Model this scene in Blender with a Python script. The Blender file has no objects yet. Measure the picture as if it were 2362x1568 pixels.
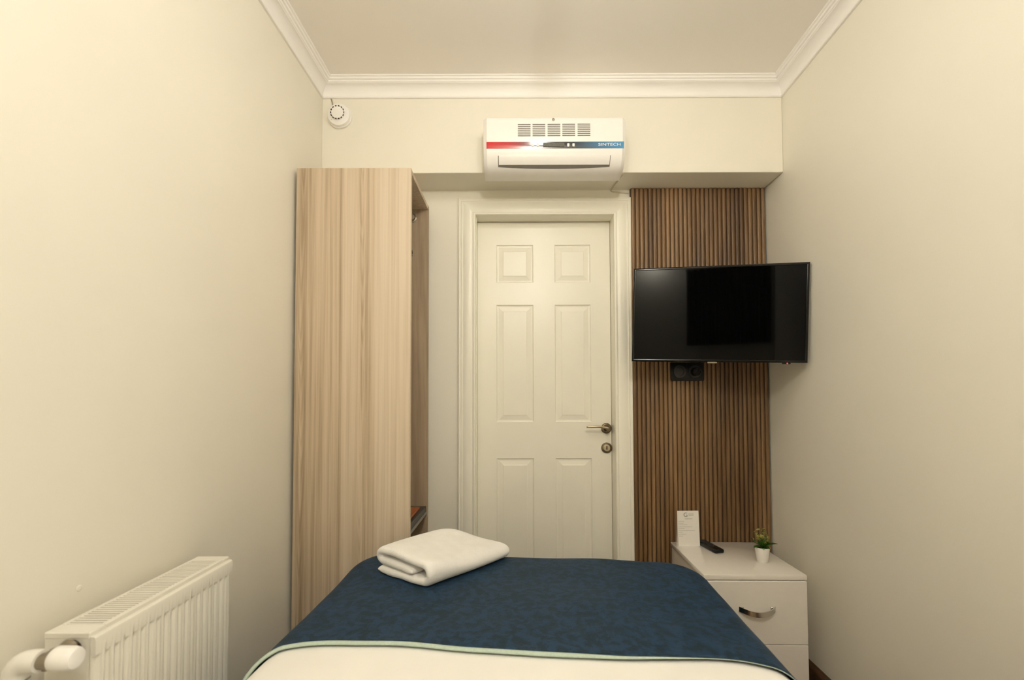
import bpy, bmesh, math, random
from mathutils import Vector, Matrix, noise
random.seed(7)
SC = bpy.context.scene
COL = SC.collection
PI = math.pi
EYE = Vector((0, 0, 1.18))
FPX = 1050.0                                   # focal length in pixels of the 2362 px wide frame

# ------------------------------------------------------------------ helpers
def link(o, parent=None):
    COL.objects.link(o)
    if parent: o.parent = parent
    return o

def tag(o, label=None, cat=None, group=None, kind=None):
    if label: o['label'] = label
    if cat: o['category'] = cat
    if group: o['group'] = group
    if kind: o['kind'] = kind
    return o

def empty(name, loc=(0, 0, 0), rz=0):
    o = bpy.data.objects.new(name, None)
    o.empty_display_size = 0.05
    o.location = loc; o.rotation_euler = (0, 0, rz)
    return link(o)

def obj(name, bm, mat, parent=None, smooth=None, loc=None, rot=None):
    me = bpy.data.meshes.new(name)
    bmesh.ops.recalc_face_normals(bm, faces=bm.faces[:])
    bm.to_mesh(me); bm.free()
    mats = mat if isinstance(mat, (list, tuple)) else [mat]
    for m in mats: me.materials.append(m)
    if smooth is not None:
        for p in me.polygons: p.use_smooth = True
        if smooth < 3:
            me.set_sharp_from_angle(angle=smooth)
    o = bpy.data.objects.new(name, me)
    link(o, parent)
    if loc is not None: o.location = loc
    if rot is not None: o.rotation_euler = rot
    return o

def BM(): return bmesh.new()

def box(bm, x0, x1, y0, y1, z0, z1, bev=0.0, seg=2, mi=0, M=None):
    t = bmesh.new()
    bmesh.ops.create_cube(t, size=1.0)
    for v in t.verts:
        v.co = Vector((x0 + (v.co.x + .5) * (x1 - x0), y0 + (v.co.y + .5) * (y1 - y0), z0 + (v.co.z + .5) * (z1 - z0)))
    if bev > 0:
        bmesh.ops.bevel(t, geom=t.edges[:], offset=bev, segments=seg, affect='EDGES', profile=0.5)
    if M is not None: bmesh.ops.transform(t, matrix=M, verts=t.verts[:])
    merge(bm, t, mi)

def merge(bm, t, mi=0):
    t.verts.ensure_lookup_table()
    vm = {v: bm.verts.new(v.co) for v in t.verts}
    for f in t.faces:
        try:
            nf = bm.faces.new([vm[v] for v in f.verts]); nf.material_index = mi; nf.smooth = f.smooth
        except ValueError: pass
    t.free()

def lathe(bm, prof, seg=32, M=None, mi=0):
    """prof: list of (r, z); axis z"""
    t = bmesh.new(); rings = []
    for r, z in prof:
        if r < 1e-6: rings.append([t.verts.new((0, 0, z))])
        else: rings.append([t.verts.new((r * math.cos(2 * PI * k / seg), r * math.sin(2 * PI * k / seg), z)) for k in range(seg)])
    for a, b in zip(rings, rings[1:]):
        for k in range(seg):
            q = [a[k % len(a)], a[(k + 1) % len(a)], b[(k + 1) % len(b)], b[k % len(b)]]
            q2 = []
            for v in q:
                if v not in q2: q2.append(v)
            if len(q2) >= 3: t.faces.new(q2)
    if len(rings[0]) > 1: t.faces.new(rings[0])
    if len(rings[-1]) > 1: t.faces.new(rings[-1])
    if M is not None: bmesh.ops.transform(t, matrix=M, verts=t.verts[:])
    merge(bm, t, mi)

def tube(bm, pts, r, seg=12, mi=0, cap=True, rx=None):
    pts = [Vector(p) for p in pts]; rings = []
    up = Vector((0, 0, 1))
    for i, p in enumerate(pts):
        d = (pts[min(i + 1, len(pts) - 1)] - pts[max(i - 1, 0)]).normalized()
        a = d.cross(up)
        if a.length < 1e-3: a = Vector((1, 0, 0))
        a.normalize(); b = a.cross(d).normalized()
        rr = r[i] if isinstance(r, (list, tuple)) else r
        ry = rr if rx is None else (rx[i] if isinstance(rx, (list, tuple)) else rx)
        rings.append([bm.verts.new(p + a * rr * math.cos(2 * PI * k / seg) + b * ry * math.sin(2 * PI * k / seg)) for k in range(seg)])
    for A, B in zip(rings, rings[1:]):
        for k in range(seg):
            f = bm.faces.new([A[k], A[(k + 1) % seg], B[(k + 1) % seg], B[k]]); f.material_index = mi
    if cap:
        for R in (rings[0], rings[-1]):
            f = bm.faces.new(R); f.material_index = mi

def extrude_profile(bm, prof, p0, p1, A, B, mi=0, m0=0.0, m1=0.0, closed=True):
    """prof (a,b) swept from p0 to p1; A,B axes; m0/m1: mitre = shift along path per unit of a"""
    p0, p1, A, B = Vector(p0), Vector(p1), Vector(A), Vector(B)
    d = (p1 - p0).normalized()
    r0 = [bm.verts.new(p0 + A * a + B * b + d * a * m0) for a, b in prof]
    r1 = [bm.verts.new(p1 + A * a + B * b - d * a * m1) for a, b in prof]
    n = len(prof)
    for k in range(n if closed else n - 1):
        f = bm.faces.new([r0[k], r0[(k + 1) % n], r1[(k + 1) % n], r1[k]]); f.material_index = mi
    if closed:
        for R in (r0, r1):
            f = bm.faces.new(R); f.material_index = mi

def quad(bm, a, b, c, d, mi=0):
    f = bm.faces.new([bm.verts.new(p) for p in (a, b, c, d)]); f.material_index = mi

def text_obj(name, s, size, mat, parent, loc, rot, depth=0.0004, align='CENTER', sx=1.0):
    cu = bpy.data.curves.new(name, 'FONT'); cu.body = s; cu.size = size; cu.extrude = depth
    cu.align_x = align; cu.align_y = 'CENTER'
    t = bpy.data.objects.new(name + '_tmp', cu); COL.objects.link(t)
    dg = bpy.context.evaluated_depsgraph_get()
    me = bpy.data.meshes.new_from_object(t.evaluated_get(dg))
    COL.objects.unlink(t); bpy.data.objects.remove(t)
    me.materials.clear(); me.materials.append(mat)
    for v in me.vertices: v.co.x *= sx
    o = bpy.data.objects.new(name, me); link(o, parent); o.location = loc; o.rotation_euler = rot
    return o

# ------------------------------------------------------------------ materials
def srgb(r, g, b):
    f = lambda c: (c / 255) / 12.92 if c / 255 <= 0.04045 else ((c / 255 + 0.055) / 1.055) ** 2.4
    return (f(r), f(g), f(b), 1)

class NT:
    def __init__(s, name):
        s.m = bpy.data.materials.new(name); s.m.use_nodes = True
        s.t = s.m.node_tree; s.p = s.t.nodes['Principled BSDF']
    def n(s, typ, **kw):
        nd = s.t.nodes.new(typ)
        for k, v in kw.items():
            if hasattr(nd, k): setattr(nd, k, v)
            else: nd.inputs[k].default_value = v
        return nd
    def l(s, a, b): s.t.links.new(a, b)
    def coord(s, scale=(1, 1, 1), loc=(0, 0, 0)):
        g = s.n('ShaderNodeTexCoord'); m = s.n('ShaderNodeMapping')
        m.inputs['Scale'].default_value = scale; m.inputs['Location'].default_value = loc
        s.l(g.outputs['Object'], m.inputs['Vector']); return m.outputs['Vector']
    def ramp(s, fac, stops, interp='LINEAR'):
        r = s.n('ShaderNodeValToRGB'); e = r.color_ramp.elements; r.color_ramp.interpolation = interp
        while len(e) < len(stops): e.new(0.5)
        for k, (p, c) in enumerate(stops): e[k].position = p; e[k].color = c
        s.l(fac, r.inputs['Fac']); return r.outputs['Color']
    def bump(s, h, strength=0.2, dist=0.01):
        b = s.n('ShaderNodeBump'); b.inputs['Strength'].default_value = strength; b.inputs['Distance'].default_value = dist
        s.l(h, b.inputs['Height']); s.l(b.outputs['Normal'], s.p.inputs['Normal']); return b
    def mix(s, a, b, fac, blend='MIX'):
        m = s.n('ShaderNodeMix', data_type='RGBA', blend_type=blend)
        for i, v in (('A', a), ('B', b)):
            sock = [x for x in m.inputs if x.name == i and x.type == 'RGBA'][0]
            if isinstance(v, tuple): sock.default_value = v
            else: s.l(v, sock)
        fs = [x for x in m.inputs if x.name == 'Factor' and x.type == 'VALUE'][0]
        if isinstance(fac, float): fs.default_value = fac
        else: s.l(fac, fs)
        return [x for x in m.outputs if x.type == 'RGBA'][0]
    def set(s, **kw):
        for k, v in kw.items(): s.p.inputs[k.replace('_', ' ')].default_value = v
        return s

def plain(name, col, rough=0.5, metal=0.0, nz=0.06, scale=40, bump=0.0, **kw):
    t = NT(name)
    v = t.coord((scale,) * 3)
    nn = t.n('ShaderNodeTexNoise', Scale=1.0, Detail=4.0); t.l(v, nn.inputs['Vector'])
    c0 = tuple(max(0, c * (1 - nz)) for c in col[:3]) + (1,); c1 = tuple(min(1, c * (1 + nz)) for c in col[:3]) + (1,)
    t.l(t.ramp(nn.outputs['Fac'], [(0.3, c0), (0.7, c1)]), t.p.inputs['Base Color'])
    t.set(Roughness=rough, Metallic=metal)
    if bump: t.bump(nn.outputs['Fac'], bump, 0.002)
    for k, val in kw.items(): t.p.inputs[k.replace('_', ' ')].default_value = val
    return t.m

def wall_mat(name, col, rough=0.45):
    t = NT(name)
    v = t.coord((1, 1, 1))
    big = t.n('ShaderNodeTexNoise', Scale=1.3, Detail=3.0); t.l(v, big.inputs['Vector'])
    c0 = tuple(c * 0.975 for c in col[:3]) + (1,); c1 = tuple(min(1, c * 1.02) for c in col[:3]) + (1,)
    t.l(t.ramp(big.outputs['Fac'], [(0.35, c0), (0.65, c1)]), t.p.inputs['Base Color'])
    fine = t.n('ShaderNodeTexNoise', Scale=160.0, Detail=3.0); t.l(v, fine.inputs['Vector'])
    t.bump(fine.outputs['Fac'], 0.06, 0.002)
    t.set(Roughness=rough); t.p.inputs['Specular IOR Level'].default_value = 0.35
    return t.m

def wood_mat(name, stops, axis='z', grain=55, rough=0.45, plank=None, ring=0.0, bump=0.08, zs=0.045, gr=0.55, nw=0.8):
    t = NT(name)
    s = {'z': (1, 1, zs), 'x': (0.045, 1, 1), 'y': (1, 0.045, 1)}[axis]
    v = t.coord(s)
    warp = t.n('ShaderNodeTexNoise', Scale=3.0, Detail=2.0); t.l(v, warp.inputs['Vector'])
    add = t.n('ShaderNodeVectorMath', operation='MULTIPLY_ADD')
    t.l(warp.outputs['Color'], add.inputs[0]); add.inputs[1].default_value = (0.09,) * 3; t.l(v, add.inputs[2])
    n1 = t.n('ShaderNodeTexNoise', Scale=float(grain), Detail=6.0, Roughness=0.62); t.l(add.outputs[0], n1.inputs['Vector'])
    n2 = t.n('ShaderNodeTexNoise', Scale=float(grain) * 0.14, Detail=3.0); t.l(add.outputs[0], n2.inputs['Vector'])
    mx = t.n('ShaderNodeMath', operation='MULTIPLY_ADD'); t.l(n2.outputs['Fac'], mx.inputs[0]); mx.inputs[1].default_value = nw
    sc = t.n('ShaderNodeMath', operation='MULTIPLY_ADD'); t.l(n1.outputs['Fac'], sc.inputs[0]); sc.inputs[1].default_value = gr; sc.inputs[2].default_value = 0.495 - nw / 2 - gr / 2
    t.l(sc.outputs[0], mx.inputs[2])
    out = mx.outputs[0]
    if ring:
        g0 = t.n('ShaderNodeTexCoord'); s0 = t.n('ShaderNodeSeparateXYZ'); t.l(g0.outputs['Object'], s0.inputs[0])
        wn = t.n('ShaderNodeTexNoise', Scale=2.6, Detail=2.0); wv = t.coord((1, 1, 0.5)); t.l(wv, wn.inputs['Vector'])
        def mth(op, a, b=None, c=None):
            m_ = t.n('ShaderNodeMath', operation=op)
            for i_, v_ in enumerate((a, b, c)):
                if v_ is None: continue
                if isinstance(v_, (int, float)): m_.inputs[i_].default_value = v_
                else: t.l(v_, m_.inputs[i_])
            return m_.outputs[0]
        tot = None
        for x0, wid in ((-0.842, 0.016), (-0.603, 0.014)):
            xx = mth('MULTIPLY_ADD', wn.outputs['Fac'], 0.05, mth('SUBTRACT', s0.outputs['X'], x0 + 0.025))
            ab = mth('SQRT', mth('MULTIPLY_ADD', xx, xx, 0.000012))
            ph = mth('MULTIPLY_ADD', ab, -620.0, mth('MULTIPLY_ADD', s0.outputs['Z'], 42.0, mth('MULTIPLY', wn.outputs['Fac'], 60.0)))
            sn = mth('SINE', ph); mk = mth('MAXIMUM', mth('MULTIPLY_ADD', ab, -1.0 / wid, 1.0), 0.0)
            e_ = mth('MULTIPLY', sn, mk); tot = e_ if tot is None else mth('ADD', tot, e_)
        out = mth('MULTIPLY_ADD', tot, ring, out)
        pl_ = t.ramp(mth('ADD', s0.outputs['X'], 1.0), [(0.13, (0.08,) * 3 + (1,)), (0.25, (0.05,) * 3 + (1,)), (0.319, (0.0,) * 3 + (1,)), (0.3245, (0.14,) * 3 + (1,)), (0.60, (0.16,) * 3 + (1,))])
        out = mth('ADD', out, mth('ADD', pl_, -0.06))
    if False:
        w = t.n('ShaderNodeTexWave', wave_type='RINGS', rings_direction='SPHERICAL', Scale=9.0, Distortion=5.0, Detail=2.0)
        cv = t.coord((1.0, 1.0, 0.10), (0.79, 0, -0.11)); t.l(cv, w.inputs['Vector'])
        m2 = t.n('ShaderNodeMath', operation='MULTIPLY_ADD'); t.l(w.outputs['Fac'], m2.inputs[0]); m2.inputs[1].default_value = ring
        t.l(out, m2.inputs[2]); out = m2.outputs[0]
    if plank:
        # boards with a tone of their own across x
        g = t.n('ShaderNodeTexCoord'); sx = t.n('ShaderNodeSeparateXYZ'); t.l(g.outputs['Object'], sx.inputs[0])
        r = t.ramp(sx.outputs['X'], plank, 'CONSTANT')
        m3 = t.n('ShaderNodeMath', operation='ADD'); t.l(out, m3.inputs[0]); t.l(r, m3.inputs[1]); out = m3.outputs[0]
    t.l(t.ramp(out, stops), t.p.inputs['Base Color'])
    t.bump(n1.outputs['Fac'], bump, 0.002)
    t.set(Roughness=rough)
    return t.m

M_wall = wall_mat('wall_cream', (0.825, 0.793, 0.700))
M_ceil = wall_mat('ceiling_paint', (0.89, 0.855, 0.815), 0.6)
M_cornice = wall_mat('cornice_white', (0.90, 0.88, 0.86), 0.5)
M_door = plain('door_cream_paint', (0.865, 0.836, 0.735, 1), 0.32, nz=0.01, scale=8)
M_wardrobe = wood_mat('ash_laminate', [(0.32, (0.24, 0.170, 0.105, 1)), (0.44, (0.405, 0.312, 0.212, 1)), (0.55, (0.525, 0.42, 0.305, 1)), (0.70, (0.62, 0.52, 0.40, 1))],
                      grain=85, rough=0.42, ring=0.05, zs=0.013, gr=0.62, nw=0.42)
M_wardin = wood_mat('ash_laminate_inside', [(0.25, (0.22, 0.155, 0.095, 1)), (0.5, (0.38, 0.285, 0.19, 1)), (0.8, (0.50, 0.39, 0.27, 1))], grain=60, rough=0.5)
M_walnut = wood_mat('walnut_slats', [(0.28, (0.046, 0.021, 0.0075, 1)), (0.44, (0.122, 0.064, 0.025, 1)), (0.58, (0.210, 0.121, 0.053, 1)), (0.80, (0.34, 0.21, 0.105, 1))], grain=48, rough=0.42)
M_groove = plain('slat_groove', (0.022, 0.011, 0.005, 1), 0.6)
M_base = wood_mat('baseboard_dark_wood', [(0.25, (0.03, 0.015, 0.008, 1)), (0.75, (0.12, 0.065, 0.03, 1))], axis='y', grain=40, rough=0.4)
M_floor = wood_mat('floor_laminate', [(0.25, (0.16, 0.09, 0.045, 1)), (0.75, (0.38, 0.24, 0.13, 1))], axis='y', grain=30, rough=0.4)
M_gloss = plain('glossy_white_lacquer', (0.80, 0.76, 0.70, 1), 0.07, nz=0.01, Coat_Weight=0.5, Coat_Roughness=0.03)
M_plastic = plain('white_plastic', (0.87, 0.85, 0.825, 1), 0.28, nz=0.01)
M_grey = plain('vent_grey', (0.16, 0.145, 0.125, 1), 0.6)
M_dark = plain('dark_slot', (0.02, 0.018, 0.014, 1), 0.7)
M_black = plain('black_plastic', (0.005, 0.005, 0.005, 1), 0.38, Specular_IOR_Level=0.3)
M_bezel = plain('black_gloss_plastic', (0.003, 0.003, 0.003, 1), 0.14, Specular_IOR_Level=0.35)
M_screen = plain('tv_screen_glass', (0.0015, 0.0015, 0.0015, 1), 0.035, nz=0.0, Specular_IOR_Level=0.13)
M_chrome = plain('chrome', (0.72, 0.70, 0.66, 1), 0.14, metal=1.0, nz=0.02)
M_nickel = plain('antique_nickel', (0.62, 0.54, 0.40, 1), 0.32, metal=1.0, nz=0.05)
M_bronze = plain('dark_bronze', (0.20, 0.155, 0.10, 1), 0.35, metal=1.0, nz=0.1)
M_rad = plain('radiator_enamel', (0.76, 0.735, 0.66, 1), 0.30, nz=0.01)
M_pipe = plain('white_pipe', (0.80, 0.78, 0.73, 1), 0.4, nz=0.03)
M_steel = plain('dull_steel', (0.30, 0.26, 0.20, 1), 0.45, metal=0.8)
M_pot = plain('white_ceramic', (0.84, 0.82, 0.78, 1), 0.2, nz=0.01)
M_leaf = plain('leaf_green', (0.055, 0.16, 0.012, 1), 0.4, nz=0.35, scale=60)
M_flower = plain('flower_yellow_green', (0.42, 0.40, 0.11, 1), 0.55, nz=0.35, scale=90)
M_soil = plain('moss_dark_green', (0.03, 0.045, 0.012, 1), 0.9, nz=0.4, scale=120)
M_paper = plain('white_card', (0.80, 0.77, 0.72, 1), 0.35, nz=0.01)
M_ink = plain('grey_ink', (0.22, 0.22, 0.21, 1), 0.6)
M_inkb = plain('teal_grey_ink', (0.30, 0.36, 0.34, 1), 0.6)
M_mint = plain('mint_piping', (0.46, 0.56, 0.48, 1), 0.75, nz=0.08, scale=200, bump=0.2)
M_orange = wood_mat('reddish_wood', [(0.3, (0.16, 0.035, 0.01, 1)), (0.7, (0.50, 0.16, 0.04, 1))], axis='y', grain=25, rough=0.35)
M_shelf = plain('dark_grey_board', (0.045, 0.038, 0.032, 1), 0.45)
M_edge = plain('grey_edge_band', (0.20, 0.175, 0.145, 1), 0.4)
M_white = plain('print_white', (0.85, 0.85, 0.85, 1), 0.4, nz=0.0)
M_cable = plain('cream_cable', (0.62, 0.55, 0.42, 1), 0.5)
M_reflection_drape = plain('dark_brown_reflection_drape', (0.010, 0.006, 0.004, 1), 0.9, nz=0.2)  # for the added unseen cloth that the television screen reflects
M_red = NT('red_standby_led').set(Emission_Color=(1, 0.02, 0.02, 1), Emission_Strength=3.0, Base_Color=(0.6, 0, 0, 1)).m
LAMP = NT('lamp_glass').set(Emission_Color=(1.0, 0.96, 0.87, 1), Emission_Strength=85.0, Base_Color=(1, 1, 1, 1)); LAMP = LAMP.m
LAMP2 = NT('lamp_glass_dim').set(Emission_Color=(1.0, 0.96, 0.87, 1), Emission_Strength=335.0, Base_Color=(1, 1, 1, 1)).m

def towel_mat():
    t = NT('terry_towel'); v = t.coord((1, 1, 1))
    a = t.n('ShaderNodeTexNoise', Scale=420.0, Detail=3.0); t.l(v, a.inputs['Vector'])
    b = t.n('ShaderNodeTexNoise', Scale=25.0, Detail=4.0); t.l(v, b.inputs['Vector'])
    t.l(t.ramp(b.outputs['Fac'], [(0.3, (0.86, 0.845, 0.815, 1)), (0.7, (0.91, 0.895, 0.87, 1))]), t.p.inputs['Base Color'])
    ad = t.n('ShaderNodeMath', operation='ADD'); t.l(a.outputs['Fac'], ad.inputs[0]); t.l(b.outputs['Fac'], ad.inputs[1])
    t.bump(ad.outputs[0], 0.5, 0.004); t.set(Roughness=0.95); t.p.inputs['Sheen Weight'].default_value = 0.3
    return t.m
M_towel = towel_mat()

def duvet_mat():
    t = NT('white_cotton_duvet'); v = t.coord((1, 1, 1))
    a = t.n('ShaderNodeTexNoise', Scale=7.0, Detail=4.0); t.l(v, a.inputs['Vector'])
    t.l(t.ramp(a.outputs['Fac'], [(0.3, (0.84, 0.825, 0.79, 1)), (0.7, (0.88, 0.865, 0.83, 1))]), t.p.inputs['Base Color'])
    t.bump(a.outputs['Fac'], 0.25, 0.01); t.set(Roughness=0.8)
    return t.m
M_duvet = duvet_mat()

def runner_mat():
    t = NT('blue_damask'); v = t.coord((1, 1, 1))
    w = t.n('ShaderNodeTexNoise', Scale=16.0, Detail=2.0); t.l(v, w.inputs['Vector'])
    add = t.n('ShaderNodeVectorMath', operation='MULTIPLY_ADD'); t.l(w.outputs['Color'], add.inputs[0]); add.inputs[1].default_value = (0.06,) * 3; t.l(v, add.inputs[2])
    vo = t.n('ShaderNodeTexNoise', Scale=44.0, Detail=3.0, Roughness=0.6); t.l(add.outputs[0], vo.inputs['Vector'])
    f = t.n('ShaderNodeTexNoise', Scale=380.0, Detail=2.0); t.l(v, f.inputs['Vector'])
    c = t.ramp(vo.outputs['Fac'], [(0.42, (0.0075, 0.0215, 0.037, 1)), (0.50, (0.0100, 0.029, 0.057, 1)), (0.58, (0.0135, 0.038, 0.080, 1))])
    c2 = t.mix(c, (0.5, 0.5, 0.5, 1), 0.0)
    t.l(c2, t.p.inputs['Base Color'])
    ad = t.n('ShaderNodeMath', operation='ADD'); t.l(vo.outputs['Fac'], ad.inputs[0]); t.l(f.outputs['Fac'], ad.inputs[1])
    t.bump(ad.outputs[0], 0.35, 0.003); t.set(Roughness=0.62)
    t.p.inputs['Specular IOR Level'].default_value = 0.22; t.p.inputs['Sheen Weight'].default_value = 0.03; t.p.inputs['Sheen Roughness'].default_value = 0.5
    t.p.inputs['Sheen Tint'].default_value = (0.4, 0.6, 1, 1)
    return t.m
M_runner = runner_mat()

def stripe_mat():
    t = NT('red_black_blue_stripe'); g = t.n('ShaderNodeTexCoord'); s = t.n('ShaderNodeSeparateXYZ')
    t.l(g.outputs['Generated'], s.inputs[0])
    c = t.ramp(s.outputs['X'], [(0.0, (0.50, 0.004, 0.006, 1)), (0.16, (0.44, 0.004, 0.006, 1)), (0.30, (0.12, 0.012, 0.008, 1)), (0.36, (0.02, 0.008, 0.008, 1)),
                               (0.62, (0.012, 0.012, 0.016, 1)), (0.70, (0.03, 0.06, 0.10, 1)), (0.86, (0.06, 0.19, 0.36, 1)), (1.0, (0.07, 0.27, 0.52, 1))])
    t.l(c, t.p.inputs['Base Color']); t.set(Roughness=0.12)
    return t.m
M_stripe = stripe_mat()

# ------------------------------------------------------------------ room dimensions (metres)
XL = -0.877
def XR(y): return 1.214 - 0.040 * (2.03 - y)
YB, YF, YN = 2.03, 2.205, -0.32           # bulkhead face, door wall, wall behind the camera
ZB, ZC = 2.200, 2.614                     # underside of the bulkhead, ceiling
T = 0.10

def structure(name, bm, mat, parent=None, smooth=None):
    o = obj(name, bm, mat, parent, smooth)
    if parent is None: o['kind'] = 'structure'
    return o

bm = BM(); box(bm, XL - T, 1.40, YN - T, 2.45, -0.05, 0.0); structure('floor', bm, M_floor)
bm = BM(); box(bm, XL - T, 1.40, YN - T, 2.45, ZC, ZC + 0.05); structure('ceiling', bm, M_ceil)
bm = BM(); box(bm, XL - T, XL, YN - T, 2.45, 0, ZC)
lathe(bm, [(0.0065, 0), (0.005, 0.0009), (0.0, 0.0014)], 14, Matrix.Translation((XL, 0.925, 0.802)) @ Matrix.Rotation(PI / 2, 4, 'Y'))
structure('wall_left', bm, M_wall)
bm = BM()
a = [(XR(YN - T), YN - T), (XR(2.45), 2.45), (XR(2.45) + T, 2.45), (XR(YN - T) + T, YN - T)]
lo = [bm.verts.new((x, y, 0)) for x, y in a]; hi = [bm.verts.new((x, y, ZC)) for x, y in a]
bm.faces.new(lo); bm.faces.new(hi)
for k in range(4): bm.faces.new([lo[k], lo[(k + 1) % 4], hi[(k + 1) % 4], hi[k]])
structure('wall_right', bm, M_wall)
bm = BM(); box(bm, XL, XR(YN), YN - T, YN, 0, ZC); structure('wall_near', bm, M_wall)
# far wall with the door opening
OX0, OX1, OZ = -0.193, 0.490, 2.073
bm = BM()
box(bm, XL, OX0 - 0.012, YF, YF + T, 0, ZB); box(bm, OX1 + 0.012, 1.215, YF, YF + T, 0, ZB); box(bm, OX0 - 0.012, OX1 + 0.012, YF, YF + T, OZ + 0.012, ZB)
structure('wall_back', bm, M_wall)
bm = BM(); box(bm, XL, XR(YB) - 0.0005, YB, YF + T, ZB, ZC, 0.002, 1); structure('wall_bulkhead', bm, M_wall)

# cornice
cov = [(0, 0), (0.008, 0), (0.0105, 0.0025), (0.0105, 0.006), (0.008, 0.0085), (0.0065, 0.010)]
for k in range(9):
    t_ = k / 8 * PI / 2
    cov.append((0.0065 + 0.0325 * (1 - math.cos(t_)), 0.010 + 0.037 * math.sin(t_)))
cov += [(0.041, 0.049), (0.0445, 0.050), (0.0465, 0.0535), (0.0465, 0.057), (0.0525, 0.0585), (0.0545, 0.062), (0.0545, 0.0655), (0.060, 0.067), (0.062, 0.069), (0.062, 0.072), (0, 0.072)]
zc = ZC - 0.072
def cornice(name, p0, p1, A, m0, m1):
    bm = BM(); extrude_profile(bm, cov, p0, p1, A, (0, 0, 1), m0=m0, m1=m1)
    o = structure(name, bm, M_cornice)
    for p in o.data.polygons: p.use_smooth = True
    o.data.set_sharp_from_angle(angle=math.radians(28))
cornice('trim_1', (XL, YN, zc), (XL, YB, zc), (1, 0, 0), 1, 1)
cornice('trim_2', (XL, YB, zc), (XR(YB), YB, zc), (0, -1, 0), 1, 1.0)
cornice('trim_3', (XR(YN), YN, zc), (XR(YB), YB, zc), (-1, 0, 0), 1, 1)
cornice('trim_4', (XL, YN, zc), (XR(YN), YN, zc), (0, 1, 0), 1, 1)

# baseboards
bb = [(0, 0), (0.014, 0), (0.014, 0.080), (0.011, 0.088), (0.006, 0.094), (0.004, 0.100), (0, 0.100)]
bm = BM(); extrude_profile(bm, bb, (XR(YN), YN, 0), (XR(YF), YF, 0), (-1, 0, 0), (0, 0, 1)); structure('baseboard_right', bm, M_base)
bm = BM(); extrude_profile(bm, bb, (XL, YN, 0), (XL, YF, 0), (1, 0, 0), (0, 0, 1)); structure('baseboard_left', bm, M_base)
bm = BM(); extrude_profile(bm, bb, (XL, YF, 0), (OX0 - 0.09, YF, 0), (0, -1, 0), (0, 0, 1)); structure('baseboard_back', bm, M_base)

# ------------------------------------------------------------------ door
door = tag(empty('door_1', (0.1485, 2.24, 0)), 'cream six panel door with moulded casing and bronze lever', None, kind='structure')
def L(o):                                   # mesh is written in room coordinates; undo the parent's offset
    o.location = -o.parent.location
    return o
# casing: profile a = inwards from outer edge, b = towards the room
cas = [(0, 0), (0, 0.016), (0.002, 0.019), (0.006, 0.020), (0.010, 0.0165), (0.013, 0.0165), (0.017, 0.0195), (0.021, 0.0165), (0.024, 0.0165), (0.028, 0.0185),
       (0.060, 0.0185), (0.066, 0.0155), (0.070, 0.0155), (0.073, 0.019), (0.078, 0.0205), (0.083, 0.019), (0.085, 0.015), (0.085, 0)]
CX0, CX1, CZ = -0.2785, 0.5630, 2.157
bm = BM()
extrude_profile(bm, cas, (CX0, YF, 0), (CX0, YF, CZ), (1, 0, 0), (0, -1, 0), m0=0, m1=1)
extrude_profile(bm, cas, (CX1 + .0, YF, 0), (CX1, YF, CZ), (-1, 0, 0), (0, -1, 0), m0=0, m1=1)
extrude_profile(bm, cas, (CX0, YF, CZ), (CX1, YF, CZ), (0, 0, -1), (0, -1, 0), m0=1, m1=1)
o = L(obj('door_casing', bm, M_door, door, math.radians(28)))
OX0c, OX1c = CX0 + 0.085, CX1 - 0.085
bm = BM()
box(bm, OX0c - 0.012, OX0c, YF - 0.002, YF + T, 0, OZ + 0.012); box(bm, OX1c, OX1c + 0.012, YF - 0.002, YF + T, 0, OZ + 0.012)
box(bm, OX0c, OX1c, YF - 0.002, YF + T, OZ, OZ + 0.012)
box(bm, OX0c, OX0c + 0.0015, YF + 0.01, YF + 0.07, 0, OZ)
L(obj('door_jamb', bm, M_door, door))
# leaf with six raised panels cut into one continuous face
LY = 2.280
rects = []
for (x0, x1) in ((-0.097, 0.089), (0.1965, 0.3775)):
    for (z0, z1) in ((1.7625, 1.955), (1.061, 1.650), (0.20, 0.881)): rects.append((x0, x1, z0, z1))
bm = BM()
xs = sorted({OX0c + 0.0015, OX1c - 0.002} | {r[0] for r in rects} | {r[1] for r in rects})
zs = sorted({0.006, OZ - 0.003} | {r[2] for r in rects} | {r[3] for r in rects})
for i in range(len(xs) - 1):
    for j in range(len(zs) - 1):
        cx, cz = (xs[i] + xs[i + 1]) / 2, (zs[j] + zs[j + 1]) / 2
        if any(r[0] < cx < r[1] and r[2] < cz < r[3] for r in rects): continue
        quad(bm, (xs[i], LY, zs[j]), (xs[i + 1], LY, zs[j]), (xs[i + 1], LY, zs[j + 1]), (xs[i], LY, zs[j + 1]))
prof = [(0, 0), (0.0025, 0.0045), (0.006, 0.0062), (0.011, 0.0066), (0.030, 0.0030), (0.034, 0.0018), (0.036, 0.0008)]
for x0, x1, z0, z1 in rects:
    prev = None
    for ins, dep in prof:
        ring = [(x0 + ins, LY + dep, z0 + ins), (x1 - ins, LY + dep, z0 + ins), (x1 - ins, LY + dep, z1 - ins), (x0 + ins, LY + dep, z1 - ins)]
        if prev:
            for k in range(4): quad(bm, prev[k], prev[(k + 1) % 4], ring[(k + 1) % 4], ring[k])
        prev = ring
    quad(bm, *prev)
bmesh.ops.remove_doubles(bm, verts=bm.verts[:], dist=1e-5)
X0, X1, Z0, Z1 = xs[0], xs[-1], zs[0], zs[-1]
for (p, q) in (((X0, Z0), (X1, Z0)), ((X1, Z0), (X1, Z1)), ((X1, Z1), (X0, Z1)), ((X0, Z1), (X0, Z0))):
    quad(bm, (p[0], LY, p[1]), (q[0], LY, q[1]), (q[0], LY + 0.02, q[1]), (p[0], LY + 0.02, p[1]))
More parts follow.
